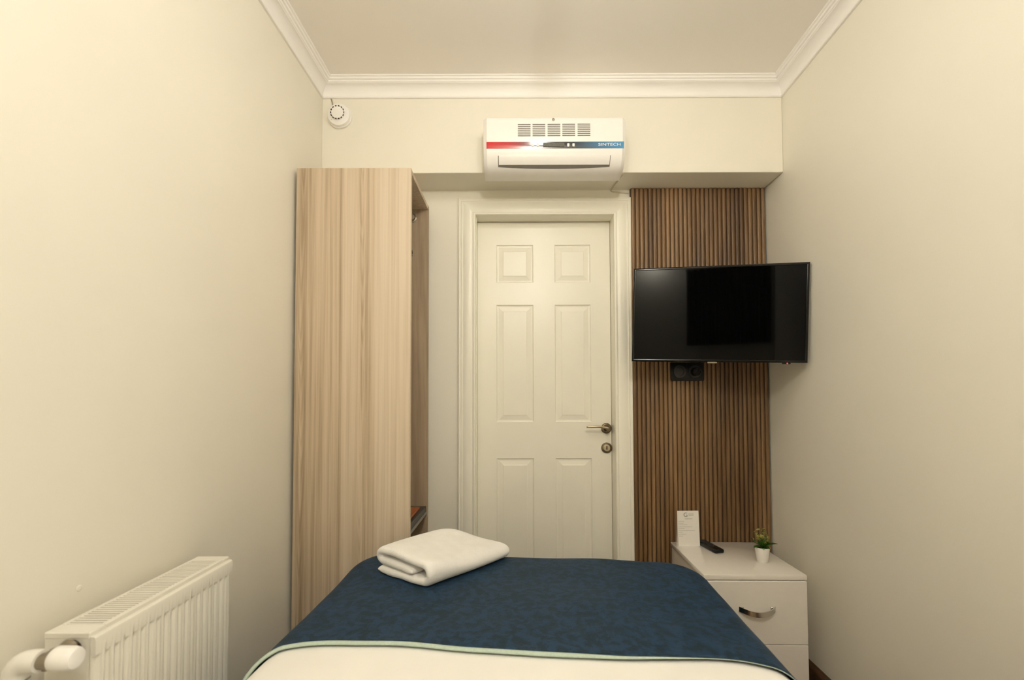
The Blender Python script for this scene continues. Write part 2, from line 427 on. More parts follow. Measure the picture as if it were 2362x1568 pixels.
quad(bm, (X0, LY + 0.02, Z0), (X1, LY + 0.02, Z0), (X1, LY + 0.02, Z1), (X0, LY + 0.02, Z1))
leaf = L(obj('door_leaf', bm, M_door, door))
def face_y(x, y, z): return Matrix.Translation((x, y, z)) @ Matrix.Rotation(PI / 2, 4, 'X')    # lathe axis +z -> -y
bm = BM(); lathe(bm, [(0.026, 0), (0.026, 0.005), (0.024, 0.0075), (0.021, 0.0085), (0.015, 0.0085), (0.0125, 0.012), (0.0105, 0.020), (0.0105, 0.044), (0.0115, 0.048), (0.0095, 0.052), (0, 0.053)], 36, face_y(0.4505, LY, 1.029))
hnd = L(obj('door_handle', bm, M_bronze, door, math.radians(40)))
bm = BM()
pts, rr = [], []
for k in range(15):
    t_ = k / 14
    pts.append((0.452 - 0.106 * t_, LY - 0.046 - 0.006 * math.sin(t_ * PI), 1.032 + 0.012 * t_ + 0.004 * math.sin(t_ * PI * 1.3) - 0.003 * t_))
    rr.append(0.0085 - 0.002 * t_)
tube(bm, pts, rr, 12, rx=[0.0066 - 0.0018 * k / 14 for k in range(15)])
hl = obj('lever', bm, M_nickel, hnd, 3.2)
bm = BM(); lathe(bm, [(0.0265, 0), (0.0265, 0.005), (0.0245, 0.0075), (0.019, 0.0085), (0.0175, 0.0065), (0.0, 0.0065)], 36, face_y(0.4515, LY, 0.932))
ks = L(obj('keyhole_rosette', bm, M_bronze, door, math.radians(40)))
bm = BM(); lathe(bm, [(0.0172, 0.0060), (0.0172, 0.0078), (0.016, 0.0084), (0, 0.0084)], 30, face_y(0.4515, LY, 0.932))
k2 = obj('rosette_disc', bm, M_nickel, ks)
bm = BM(); box(bm, 0.4515 - 0.0028, 0.4515 + 0.0028, LY - 0.0092, LY - 0.0084, 0.932 - 0.009, 0.932 + 0.009, 0.0004, 1)
k3 = obj('keyhole', bm, M_dark, ks)

# ------------------------------------------------------------------ fluted wall panel
PX0, PX1, PY = 0.5605, 1.2135, 2.180
wp = tag(empty('slatted_wall_panel', ((PX0 + PX1) / 2, YF, 0)), 'floor to bulkhead panel of narrow vertical walnut slats between door and right wall', 'wall panel')
bm = BM(); box(bm, PX0, PX1, PY + 0.008, YF - 0.0005, 0, ZB - 0.001)
L(obj('backing_board', bm, M_groove, wp))
bm = BM(); n = 31; pitch = (PX1 - PX0) / n
for k in range(n):
    x0 = PX0 + k * pitch + 0.0016; x1 = PX0 + (k + 1) * pitch - 0.0016; w = x1 - x0
    pr = [(x0, PY + 0.009), (x0, PY + 0.005), (x0 + w * 0.10, PY + 0.002), (x0 + w * 0.26, PY + 0.0004), (x0 + w * 0.5, PY), (x0 + w * 0.74, PY + 0.0004), (x0 + w * 0.90, PY + 0.002), (x1, PY + 0.005), (x1, PY + 0.009)]
    jz = 0.0
    extrude_profile(bm, pr, (0, 0, 0.0), (0, 0, ZB - 0.002), (1, 0, 0), (0, 1, 0))
L(obj('slats', bm, M_walnut, wp, math.radians(50)))

# ------------------------------------------------------------------ wardrobe
WX0, WX1, WY0, WY1, WZ = -0.8630, -0.4110, 1.770, 2.140, 2.091
wd = tag(empty('open_wardrobe', ((WX0 + WX1) / 2, WY0, 0)), 'tall pale ash wood wardrobe standing against the left wall, open towards the door', 'wardrobe')
th = 0.018
bm = BM(); box(bm, WX0, WX1, WY0, WY0 + th, 0.0, WZ, 0.0008, 1); L(obj('side_panel', bm, M_wardrobe, wd))
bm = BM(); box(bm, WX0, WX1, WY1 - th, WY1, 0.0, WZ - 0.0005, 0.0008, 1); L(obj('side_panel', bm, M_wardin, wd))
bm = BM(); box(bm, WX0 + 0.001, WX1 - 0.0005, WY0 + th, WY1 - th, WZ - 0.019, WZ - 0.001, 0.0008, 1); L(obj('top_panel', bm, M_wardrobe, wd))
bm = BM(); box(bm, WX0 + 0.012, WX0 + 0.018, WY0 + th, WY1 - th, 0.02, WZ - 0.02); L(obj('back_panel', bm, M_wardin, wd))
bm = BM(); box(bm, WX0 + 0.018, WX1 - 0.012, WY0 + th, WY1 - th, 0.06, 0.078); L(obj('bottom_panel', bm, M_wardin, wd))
bm = BM(); box(bm, WX0 + 0.018, WX1 - 0.006, WY0 + th, WY1 - th, 0.655, 0.683, 0.001, 1)
sh = L(obj('shelf', bm, M_shelf, wd)); sh['label'] = 'dark grey shelf'
bm = BM(); box(bm, WX1 - 0.006, WX1 - 0.002, WY0 + th, WY1 - th, 0.648, 0.660, 0.0005, 1)
e_ = obj('shelf_edge', bm, M_edge, sh); e_['label'] = 'light grey metal edge strip'
bm = BM(); tube(bm, [(WX1 - 0.075, WY0 + th + 0.001, 2.030), (WX1 - 0.075, WY1 - th - 0.001, 2.030)], 0.0125, 20)
rod = L(obj('hanging_rail', bm, M_chrome, wd, math.radians(60)))
bm = BM(); lathe(bm, [(0.021, 0), (0.021, 0.004), (0.016, 0.006), (0.013, 0.014), (0.013, 0.016)], 24, Matrix.Translation((WX1 - 0.075, WY1 - th, 2.030)) @ Matrix.Rotation(PI / 2, 4, 'X'))
L(obj('rail_bracket', bm, M_steel, wd, math.radians(40))); bm = BM()
lathe(bm, [(0.021, 0), (0.021, 0.004), (0.016, 0.006), (0.013, 0.014), (0.013, 0.016)], 24, Matrix.Translation((WX1 - 0.075, WY0 + th, 2.030)) @ Matrix.Rotation(-PI / 2, 4, 'X'))
bm2 = bm; L(obj('rail_bracket', bm2, M_steel, wd, math.radians(40)))
bm = BM(); tube(bm, [(WX1 - 0.006, WY0 + th, 1.775), (WX1 - 0.005, WY0 + th + 0.016, 1.772), (WX1 - 0.005, WY0 + th + 0.022, 1.762), (WX1 - 0.005, WY0 + th + 0.020, 1.752)], 0.0035, 10)
box(bm, WX1 - 0.012, WX1 - 0.001, WY0 + th, WY0 + th + 0.004, 1.75, 1.785, 0.001, 1)
L(obj('coat_hook', bm, M_black, wd, math.radians(40)))
# reddish wooden item on the shelf
bm = BM(); box(bm, WX0 + 0.10, WX1 - 0.022, WY0 + 0.05, WY1 - 0.075, 0.6835, 0.693, 0.003, 2)
box(bm, WX0 + 0.12, WX1 - 0.040, WY0 + 0.07, WY1 - 0.095, 0.693, 0.6965, 0.001, 1)
tag(obj('wooden_tray', bm, M_orange), 'reddish brown flat wooden tray lying on the dark shelf in the wardrobe', 'tray')

# ------------------------------------------------------------------ wall heater
hx0, hx1, hz0, hz1 = -0.135, 0.4695, 2.158, 2.3765
ht = tag(empty('wall_heater', ((hx0 + hx1) / 2, YB, hz0)), 'white wall mounted air heater with red to blue stripe above the door', 'air conditioner')
prof = [(2.0295, hz0 + 0.004), (2.0295, hz1 - 0.002), (1.915, hz1), (1.900, hz1 - 0.003), (1.8915, hz1 - 0.011), (1.889, hz1 - 0.022), (1.889, 2.30), (1.890, 2.275), (1.892, 2.262), (1.894, 2.248), (1.8965, 2.237),
        (1.901, 2.222), (1.907, 2.207), (1.915, 2.193), (1.925, 2.180), (1.938, 2.169), (1.955, 2.161), (1.975, 2.158), (2.0, 2.158)]
bm = BM()
NX = 40
rows = []
for i in range(NX + 1):
    x = hx0 + (hx1 - hx0) * i / NX
    e = min(x - hx0, hx1 - x); r = 0.012
    k = 0 if e >= r else (r - math.sqrt(max(0, r * r - (r - e) ** 2)))
    row = []
    for (y, z) in prof:
        cy, cz_ = 2.0295, (hz0 + hz1) / 2
        fy = (cy - y) / (cy - 1.889)
        row.append(bm.verts.new((x, y + k * fy, z + (k * 0.6 if z < cz_ else -k * 0.3) * (0 if abs(y - 2.0295) < 1e-4 else 1))))
    rows.append(row)
# denser ends
for A, B in zip(rows, rows[1:]):
    for j in range(len(prof)): bm.faces.new([A[j], A[(j + 1) % len(prof)], B[(j + 1) % len(prof)], B[j]])
bm.faces.new(rows[0]); bm.faces.new(rows[-1])
L(obj('body', bm, M_plastic, ht, math.radians(35)))
def fy_at(z):                                  # front surface depth of the heater at height z
    pr = [(p[1], p[0]) for p in prof[4:18]]
    for (za, ya), (zb, yb) in zip(pr, pr[1:]):
        if zb <= z <= za: return ya + (yb - ya) * (za - z) / (za - zb)
    return 1.889
for cx in (0.0382, 0.1003, 0.1638, 0.2262, 0.2905):
    bm = BM()
    for r in range(7):
        z = 2.3362 - r * 0.00805 + (cx - 0.16) * 0.004
        box(bm, cx - 0.0268, cx + 0.0268, 1.8875, 1.8895, z - 0.0014, z + 0.0014, 0.0004, 1)
    L(obj('air_vent', bm, M_grey, ht))
bm = BM(); lathe(bm, [(0.0058, 0), (0.0058, 0.0022), (0.004, 0.003), (0, 0.0032)], 20, face_y(0.1615, 1.8895, 2.3565))
L(obj('screw', bm, M_steel, ht, math.radians(40)))
# stripe following the curved front
bm = BM(); K = 6
za, zb = 2.2365, 2.2630
for k in range(K):
    z0 = za + (zb - za) * k / K; z1 = za + (zb - za) * (k + 1) / K
    quad(bm, (-0.1215, fy_at(z0) - 0.0012, z0), (0.4600, fy_at(z0) - 0.0012, z0), (0.4600, fy_at(z1) - 0.0012, z1), (-0.1215, fy_at(z1) - 0.0012, z1))
bmesh.ops.remove_doubles(bm, verts=bm.verts[:], dist=1e-6)
bmesh.ops.solidify(bm, geom=bm.faces[:], thickness=0.0012)
st = L(obj('control_stripe', bm, M_stripe, ht)); st['label'] = 'glossy stripe fading from red through black to blue'
def on_stripe(nm, bm_, mat):
    o = obj(nm, bm_, mat, st); return o
ys = fy_at(2.25) - 0.0026
tilt = Matrix.Identity(4)
bm = BM(); box(bm, 0.118, 0.208, ys, ys + 0.002, 2.2415, 2.2595, 0.001, 1); on_stripe('display', bm, plain('display_grey', (0.10, 0.098, 0.080, 1), 0.25, nz=0.3, scale=400))
for cx in (0.074, 0.0955, 0.2245, 0.2465):
    bm = BM(); box(bm, cx - 0.0048, cx + 0.0048, ys - 0.0003, ys + 0.0015, 2.2425, 2.2560, 0.002, 2); on_stripe('button', bm, M_white)
tx = text_obj('brand_lettering', 'SINTECH', 0.0165, M_white, st, (0.399, ys + 0.0004, 2.2505), (PI / 2, 0, 0), sx=1.45)
# outlet recess and flap
bm = BM(); NXF = 24
for i in range(NXF):
    xa = -0.0735 + (0.4060 + 0.0735) * i / NXF; xb = -0.0735 + (0.4060 + 0.0735) * (i + 1) / NXF
    def low(x):
        u = (x - 0.166) / 0.24; return 2.1745 - 0.0050 * (1 - u * u)
    K = 5
    for k in range(K):
        f0, f1 = k / K, (k + 1) / K
        zz = lambda x, f: low(x) + (2.2110 - low(x)) * f
        P = lambda x, f: (x, fy_at(zz(x, f)) - 0.0012, zz(x, f))
        quad(bm, P(xa, f0), P(xb, f0), P(xb, f1), P(xa, f1))
bmesh.ops.remove_doubles(bm, verts=bm.verts[:], dist=1e-6)
bmesh.ops.solidify(bm, geom=bm.faces[:], thickness=0.001)
L(obj('air_outlet', bm, M_grey, ht))
bm = BM(); K = 7; z0f, z1f = 2.1800, 2.2120
g = []
for k in range(K + 1):
    z = z0f + (z1f - z0f) * k / K
    off = 0.0030 + 0.0012 * math.sin(PI * k / K)
    g.append([(-0.0700, fy_at(z) - off, z), (0.4030, fy_at(z) - off, z)])
for k in range(K): quad(bm, g[k][0], g[k][1], g[k + 1][1], g[k + 1][0])
bmesh.ops.remove_doubles(bm, verts=bm.verts[:], dist=1e-6)
bmesh.ops.solidify(bm, geom=bm.faces[:], thickness=0.0028)
L(obj('outlet_flap', bm, M_plastic, ht, math.radians(35)))
# cable of the heater
bm = BM()
ctrl = [(0.466, 2.022, 2.215), (0.472, 2.018, 2.185), (0.484, 2.020, 2.190), (0.4885, 2.030, 2.1965), (0.4865, 2.060, 2.1965), (0.481, 2.105, 2.1965), (0.474, 2.155, 2.1965), (0.4695, 2.188, 2.1965), (0.472, 2.201, 2.192), (0.50, 2.2018, 2.187), (0.53, 2.2018, 2.184), (0.555, 2.2018, 2.182)]
def smooth_path(c, n=6):
    c = [Vector(p) for p in c]; out = []
    for i in range(len(c) - 1):
        p0, p1, p2, p3 = c[max(i - 1, 0)], c[i], c[i + 1], c[min(i + 2, len(c) - 1)]
        for k in range(n):
            t_ = k / n
            out.append(0.5 * ((2 * p1) + (p2 - p0) * t_ + (2 * p0 - 5 * p1 + 4 * p2 - p3) * t_ ** 2 + (3 * p1 - p0 - 3 * p2 + p3) * t_ ** 3))
    out.append(c[-1]); return out
tube(bm, smooth_path(ctrl), 0.0026, 10)
tag(obj('power_cable', bm, M_cable, None, 3.2), 'thin cream cable hanging from the heater along the bulkhead underside', 'cable')

# ------------------------------------------------------------------ smoke detector
sd = tag(empty('smoke_detector', (-0.7935, YB, 2.4575)), 'small round white smoke detector on the bulkhead in the left corner', 'smoke detector')
def loc_y(): return Matrix.Rotation(PI / 2, 4, 'X')
bm = BM(); lathe(bm, [(0.054, 0), (0.055, 0.004), (0.055, 0.011), (0.053, 0.013)], 48, loc_y()); obj('base', bm, M_plastic, sd, math.radians(40))
bm = BM(); lathe(bm, [(0.051, 0.012), (0.0515, 0.018), (0.049, 0.024), (0.041, 0.028), (0.033, 0.029), (0.030, 0.031), (0.0285, 0.036), (0.0265, 0.0395), (0.023, 0.041), (0, 0.0415)], 48, loc_y()); obj('dome', bm, M_plastic, sd, math.radians(30))
for k in range(14):
    an = 2 * PI * (k + 0.5) / 14
    bm = BM(); box(bm, -0.0034, 0.0034, -0.0018, 0.0018, -0.0058, 0.0036, 0.0009, 1, M=Matrix.Rotation(an, 4, 'Y') @ Matrix.Translation((0, -0.0350, -0.0278)) @ Matrix.Rotation(math.radians(-62), 4, 'X'))
    obj('vent_slot', bm, M_dark, sd)
bm = BM(); lathe(bm, [(0.0022, 0), (0.0022, 0.0015), (0, 0.0018)], 12, Matrix.Translation((-0.029, -0.0265, -0.027)) @ loc_y()); obj('indicator', bm, M_grey, sd)
for i, dx in enumerate((-0.034, -0.0385)):
    bm = BM(); tube(bm, smooth_path([(dx - 0.006, -0.003, 0.090), (dx, -0.003, 0.070), (dx + 0.004, -0.004, 0.052), (dx + 0.010, -0.006, 0.040)], 5), 0.0014, 8); obj('wire', bm, [M_cable, M_steel][i], sd, 3.2)

# ------------------------------------------------------------------ television
tv = empty('television', (0.855, 1.923, 1.536))
tv.rotation_euler = (Matrix.Rotation(-0.2475, 4, 'Z') @ Matrix.Rotation(0.0328, 4, 'X') @ Matrix.Rotation(0.0319, 4, 'Y')).to_euler()
tag(tv, 'black flat screen television on a swivel mount in front of the walnut slats', 'television')
w2, h2 = 0.3465, 0.205
bm = BM(); box(bm, -w2, w2, 0.004, 0.024, -h2, h2, 0.004, 2); obj('housing', bm, M_bezel, tv, math.radians(40))
bm = BM(); bzl = 0.010
pr = [(0, 0.006), (0, 0.001), (0.002, -0.001), (0.006, -0.0015), (0.0095, -0.0005), (0.010, 0.003), (0.010, 0.006)]
for (p0, p1, A) in (((-w2, 0, h2), (w2, 0, h2), (0, 0, -1)), ((-w2, 0, -h2), (w2, 0, -h2), (0, 0, 1)), ((-w2, 0, -h2), (-w2, 0, h2), (1, 0, 0)), ((w2, 0, -h2), (w2, 0, h2), (-1, 0, 0))):
    extrude_profile(bm, pr, p0, p1, A, (0, 1, 0), m0=1, m1=1)
obj('bezel', bm, M_bezel, tv, math.radians(50))
bm = BM(); box(bm, -w2 + 0.009, w2 - 0.009, 0.0015, 0.005, -h2 + 0.009, h2 - 0.009); obj('screen', bm, M_screen, tv)
bm = BM(); box(bm, -0.25, 0.22, 0.024, 0.052, -0.16, 0.12, 0.012, 3); obj('rear_cover', bm, M_black, tv, math.radians(40))
bm = BM(); box(bm, -0.034, 0.004, -0.0015, 0.006, -h2 - 0.0055, -h2 + 0.001, 0.001, 1); obj('maker_badge', bm, M_steel, tv)
bm = BM(); box(bm, 0.255, 0.285, -0.0012, 0.010, -h2 - 0.006, -h2 + 0.001, 0.002, 2); ir = obj('sensor_housing', bm, M_black, tv)
bm = BM(); lathe(bm, [(0.0026, 0), (0.0022, 0.0012), (0, 0.0016)], 14, Matrix.Translation((0.272, -0.0012, -h2 - 0.0025)) @ loc_y()); led = obj('standby_light', bm, M_red, ir); led['label'] = 'glowing red standby light'
# swivel arm, in TV space towards the wall (wall is about 0.23 m behind)
bm = BM()
inv = (Matrix.Translation(tv.location) @ tv.rotation_euler.to_matrix().to_4x4()).inverted()
arm = [inv @ Vector(p) for p in ((0.874, 1.985, 1.535), (0.92, 2.05, 1.535), (0.86, 2.172, 1.535))]
tube(bm, arm, 0.014, 12)
box(bm, 0.80, 0.92, 2.168, 2.1795, 1.46, 1.61, 0.003, 1, M=inv)
obj('wall_mount', bm, M_black, tv, math.radians(40))

# power socket and plug
ps = tag(empty('power_socket', (0.8195, PY, 1.305)), 'black double power socket on the walnut slats under the television', 'power socket')
bm = BM(); box(bm, -0.080, 0.080, -0.010, 0.0, -0.044, 0.044, 0.004, 2); obj('cover_frame', bm, M_black, ps, math.radians(40))
for cx in (-0.038, 0.036):
    bm = BM(); lathe(bm, [(0.030, 0.0095), (0.030, 0.0135), (0.021, 0.0135), (0.020, 0.0108), (0, 0.0108)], 32, Matrix.Translation((cx, 0, 0)) @ loc_y())
    s_ = obj('socket_insert', bm, plain('socket_black', (0.005, 0.005, 0.005, 1), 0.3), ps, math.radians(40))
    for dz in (-0.0095, 0.0095):
        bm = BM(); lathe(bm, [(0.0025, 0.0105), (0.0025, 0.0112), (0, 0.0112)], 12, Matrix.Translation((cx, 0, dz)) @ loc_y()); obj('contact_hole', bm, M_dark, s_)
bm = BM(); lathe(bm, [(0.0185, 0.011), (0.0195, 0.020), (0.019, 0.034), (0.015, 0.040), (0.008, 0.044), (0.004, 0.050), (0, 0.050)], 28, Matrix.Translation((0.8195 + 0.036, PY, 1.303)) @ loc_y())
pts = smooth_path([(0.8555, PY - 0.047, 1.303), (0.857, PY - 0.062, 1.312), (0.860, PY - 0.060, 1.345), (0.868, PY - 0.075, 1.39), (0.875, PY - 0.10, 1.42)], 6)
tube(bm, pts, 0.0034, 10)
tag(obj('power_plug', bm, M_black, None, math.radians(50)), 'round black plug with cord in the right half of the socket', 'plug')

# ------------------------------------------------------------------ nightstand
NZ = 0.499
ns = empty('nightstand', (0.922, 1.972, 0), math.radians(-1.2))
tag(ns, 'glossy white two drawer nightstand between the bed and the right wall', 'nightstand')
hw, hd = 0.197, 0.2015
bm = BM(); box(bm, -hw, hw, -hd, hd, NZ - 0.020, NZ, 0.0035, 2); obj('top_panel', bm, M_gloss, ns, math.radians(40))
bm = BM()
box(bm, -hw + 0.006, -hw + 0.022, -hd + 0.012, hd - 0.002, 0.0, NZ - 0.0205, 0.001, 1); box(bm, hw - 0.022, hw - 0.006, -hd + 0.012, hd - 0.002, 0.0, NZ - 0.0205, 0.001, 1)
box(bm, -hw + 0.022, hw - 0.022, hd - 0.010, hd - 0.004, 0.02, NZ - 0.0205); box(bm, -hw + 0.022, hw - 0.022, -hd + 0.03, hd - 0.010, 0.035, 0.050)
box(bm, -hw + 0.022, hw - 0.022, -hd + 0.03, -hd + 0.045, 0.0, 0.034); box(bm, -hw + 0.022, hw - 0.022, -hd + 0.03, hd - 0.010, 0.2345, 0.2435)
obj('carcass', bm, M_gloss, ns)
def handle(parent, z):
    bm = BM(); N = 20; rr = []
    wdt = 0.069
    for i in range(N + 1):
        s = -1 + 2 * i / N
        out = 0.024 * (1 - abs(s) ** 3.0) + 0.004                     # stands off in the middle, touches at the ends
        dz = -0.012 * math.cos(s * PI / 2) ** 1.2 if abs(s) < 1 else 0
        rr.append((s * wdt, -hd - 0.0065 - out, z + 0.004 + dz))
    verts = []
    for (x, y, zz) in rr:
        verts.append([bm.verts.new((x, y, zz + 0.0095)), bm.verts.new((x, y, zz - 0.0095)), bm.verts.new((x, y + 0.004, zz - 0.0095)), bm.verts.new((x, y + 0.004, zz + 0.0095))])
    for A, B in zip(verts, verts[1:]):
        for k in range(4): bm.faces.new([A[k], A[(k + 1) % 4], B[(k + 1) % 4], B[k]])
    bm.faces.new(verts[0]); bm.faces.new(verts[-1])
    for s in (-1, 1): box(bm, s * (wdt - 0.010) - 0.008, s * (wdt - 0.010) + 0.008, -hd - 0.0125, -hd - 0.006 + 0.0005, z - 0.003, z + 0.011, 0.001, 1)
    o = obj('handle', bm, M_chrome, parent, math.radians(40)); o['label'] = 'curved chrome handle'; return o
for z0, z1 in ((0.2400, NZ - 0.0225), (0.0350, 0.2375)):
    bm = BM(); box(bm, -hw + 0.005, hw - 0.005, -hd - 0.006, -hd + 0.011, z0, z1, 0.0012, 1)
    dr = obj('drawer', bm, M_gloss, ns); handle(dr, (z0 + z1) / 2 + 0.012)

# things on the nightstand
card = empty('tent_card', (0.795, 2.128, NZ), math.radians(0.5))
tag(card, 'white folded information card standing on the nightstand by the remote', 'card')
bm = BM(); cw, ch = 0.0495, 0.158
th_ = math.radians(5)
for s in (-1, 1):
    a0 = (0, s * 0.013, 0); a1 = (0, 0.0, ch)
    vs = []
    for off in (0, 0.0006):
        vs += [(-cw, s * 0.013 - s * off, 0), (cw, s * 0.013 - s * off, 0), (cw, -s * off * 0.3, ch - off), (-cw, -s * off * 0.3, ch - off)]
    V_ = [bm.verts.new(v) for v in vs]
    bm.faces.new(V_[0:4]); bm.faces.new(V_[4:8])
    for k in range(4): bm.faces.new([V_[k], V_[(k + 1) % 4], V_[4 + (k + 1) % 4], V_[4 + k]])
obj('folded_sheet', bm, M_paper, card)
lean = math.atan2(0.013, ch)
def on_card(x, z): return (x, -0.013 + z * math.tan(lean) - 0.0008, z)
def line(bm_, x0, x1, z, t_=0.0012):
    # a row of short strokes reads as small print
    x = x0; rnd = random.Random(int(z * 1e5))
    while x < x1:
        w = rnd.uniform(0.002, 0.006); xe = min(x + w, x1)
        p = [on_card(x, z), on_card(xe, z), on_card(xe, z + t_), on_card(x, z + t_)]
        quad(bm_, *p); x = xe + 0.0012
bm = BM()
for (x0, x1, z) in ((-0.046, -0.019, 0.1100), (-0.046, -0.023, 0.1015), (-0.046, -0.005, 0.0935), (-0.046, 0.017, 0.0850), (-0.046, -0.018, 0.0770), (-0.046, 0.029, 0.0680), (-0.046, -0.029, 0.0605), (-0.046, -0.011, 0.0520), (-0.046, -0.027, 0.0435)):
    line(bm, x0, x1, z)
line(bm, -0.016, 0.019, 0.1205, 0.0022)
obj('small_print', bm, M_ink, card)
rx = PI / 2 - lean
text_obj('logo_letter', 'G', 0.027, M_ink, card, (-0.0115, on_card(0, 0.139)[1] - 0.0002, 0.139), (rx, 0, 0), 0.0001)
bm = BM(); line(bm, 0.002, 0.028, 0.1420, 0.0022); line(bm, 0.002, 0.026, 0.1360, 0.0022)
obj('logo_lines', bm, M_inkb, card)

rc = empty('remote_control', (0.876, 2.082, NZ), math.radians(10))
tag(rc, 'black remote control lying on the nightstand between card and plant', 'remote control')
bm = BM(); box(bm, -0.0225, 0.0225, -0.074, 0.074, 0.0003, 0.0185, 0.007, 3); obj('body', bm, M_black, rc, math.radians(60))
for r in range(8):
    for c in range(3):
        bm = BM(); lathe(bm, [(0.0036, 0), (0.0034, 0.0012), (0, 0.0016)], 12, Matrix.Translation(((c - 1) * 0.011, 0.058 - r * 0.0125, 0.0183)))
        obj('button', bm, plain('rubber_grey', (0.035, 0.035, 0.033, 1), 0.6) if (r + c == 0) else bpy.data.materials['rubber_grey'], rc)

pl = empty('potted_plant', (1.0215, 1.912, NZ))
tag(pl, 'tiny plant with yellow green flowers in a white pot on the nightstand', 'plant')
bm = BM(); lathe(bm, [(0.0205, 0), (0.0215, 0.001), (0.0285, 0.056), (0.0295, 0.060), (0.0285, 0.0615), (0.0272, 0.058), (0.0262, 0.050), (0, 0.050)], 36); obj('pot', bm, M_pot, pl, math.radians(40))
bm = BM(); lathe(bm, [(0.0262, 0.0505), (0.0235, 0.057), (0.014, 0.062), (0, 0.064)], 24); obj('moss', bm, M_soil, pl, 3.2)
def leaf_bm(base, dirv, length, width, lift, droop):
    bm_ = BM(); base = Vector(base); d = Vector(dirv).normalized(); side = d.cross(Vector((0, 0, 1))).normalized(); N = 9; rows = []
    for i in range(N + 1):
        t_ = i / N
        c = base + d * length * t_ + Vector((0, 0, lift * t_ - droop * t_ * t_))
        w = width * (math.sin(PI * min(1, t_ ** 0.75 * 1.0)) ** 0.7 if 0 < t_ < 1 else 0.04)
        rows.append([bm_.verts.new(c - side * w + Vector((0, 0, w * 0.35))), bm_.verts.new(c), bm_.verts.new(c + side * w + Vector((0, 0, w * 0.35)))])
    for A, B in zip(rows, rows[1:]):
        for k in range(2): bm_.faces.new([A[k], A[k + 1], B[k + 1], B[k]])
    bmesh.ops.solidify(bm_, geom=bm_.faces[:], thickness=0.0008)
    return bm_
for (dx, dy, ln, wd_, lf, dp) in ((1, -0.35, 0.058, 0.015, 0.030, 0.012), (0.9, 0.5, 0.050, 0.013, 0.034, 0.010), (-1, -0.35, 0.046, 0.013, 0.010, 0.008), (-0.8, 0.6, 0.046, 0.010, 0.034, 0.004),
                                  (-0.35, -1, 0.034, 0.012, 0.004, 0.006), (0.45, -1, 0.036, 0.013, 0.010, 0.008), (0.1, 1, 0.04, 0.012, 0.02, 0.006), (-1, 0.1, 0.050, 0.006, 0.042, 0.008)):
    obj('leaf', leaf_bm((0, 0, 0.060), (dx, dy, 0), ln, wd_, lf, dp), M_leaf, pl, 3.2)
rnd = random.Random(3)
bm = BM()
for k in range(9):
    a_ = rnd.uniform(0, 2 * PI); r_ = rnd.uniform(0.004, 0.02)
    tube(bm, [(0, 0, 0.060), (r_ * .5 * math.cos(a_), r_ * .5 * math.sin(a_), 0.085), (r_ * math.cos(a_), r_ * math.sin(a_), 0.105 + rnd.uniform(-.02, .015))], 0.0011, 6)
obj('stem', bm, M_leaf, pl, 3.2)
# flower heads: clusters of small petals
for k in range(30):
    z = rnd.uniform(0.078, 0.134)
    rad = 0.026 * math.sqrt(max(0.05, 1 - ((z - 0.098) / 0.042) ** 2)) * rnd.uniform(0.45, 1.0)
    a_ = rnd.uniform(0, 2 * PI); c = Vector((rad * math.cos(a_) - 0.004, rad * math.sin(a_), z))
    bm = BM(); nrm = (c - Vector((0, 0, 0.095))).normalized(); q = nrm.to_track_quat('Z', 'Y').to_matrix().to_4x4()
    for p in range(5):
        Mx = Matrix.Translation(c) @ q @ Matrix.Rotation(2 * PI * p / 5 + k, 4, 'Z') @ Matrix.Rotation(math.radians(-28), 4, 'Y')
        t_ = bmesh.new()
        vs = [t_.verts.new(Mx @ Vector(v)) for v in ((0, 0, 0), (0.0045, 0.0028, 0.001), (0.009, 0.0012, 0.0002), (0.009, -0.0012, 0.0002), (0.0045, -0.0028, 0.001))]
        t_.faces.new(vs); bmesh.ops.solidify(t_, geom=t_.faces[:], thickness=0.0006); merge(bm, t_)
    obj('flower', bm, M_flower, pl)

# ------------------------------------------------------------------ radiator
RX0, RX1, RY0, RY1, RZ0, RZ1 = -0.8455, -0.7530, 0.828, 1.2215, 0.165, 0.7630
rad = tag(empty('radiator', ((RX0 + RX1) / 2, (RY0 + RY1) / 2, 0)), 'white ribbed panel radiator mounted low on the left wall beside the bed', 'radiator')
bm = BM(); NY = 19 * 12; rows = []
prev = None
ztop, zbot = RZ1 - 0.008, RZ0
def ridge(y):
    u = ((y - RY0 - 0.006) / ((RY1 - RY0 - 0.012) / 19)) % 1.0
    if y < RY0 + 0.006 or y > RY1 - 0.006: return 0.0
    return 0.0080 * math.sin(PI * u) ** 1.0
zl = [zbot, zbot + 0.030, zbot + 0.042, ztop - 0.0345, ztop - 0.0325, ztop - 0.006, ztop - 0.002, ztop]
amp = [0, 0, 1, 1, 0, 0, 0, 0]
outx = [0, 0, 0, 0, 0.0, 0.0, -0.0015, -0.0045]
for i in range(NY + 1):
    y = RY0 + (RY1 - RY0) * i / NY
    row = [bm.verts.new((RX1 - 0.007 + 0.003 * 0 + ridge(y) * amp[k] + outx[k] + 0.0075 * (1 - amp[k]) - 0.0, y, zl[k])) for k in range(len(zl))]
    row += [bm.verts.new((RX1 - 0.0105, y, ztop)), bm.verts.new((RX1 - 0.0105, y, zbot))]
    rows.append(row)
for A, B in zip(rows, rows[1:]):
    for k in range(len(A)): bm.faces.new([A[k], B[k], B[(k + 1) % len(A)], A[(k + 1) % len(A)]])
bm.faces.new(rows[0]); bm.faces.new(rows[-1])
L(obj('front_panel', bm, M_rad, rad, math.radians(35)))
bm = BM(); box(bm, RX0 + 0.004, RX0 + 0.010, RY0 + 0.004, RY1 - 0.004, RZ0, RZ1 - 0.012, 0.001, 1); L(obj('rear_panel', bm, M_rad, rad))
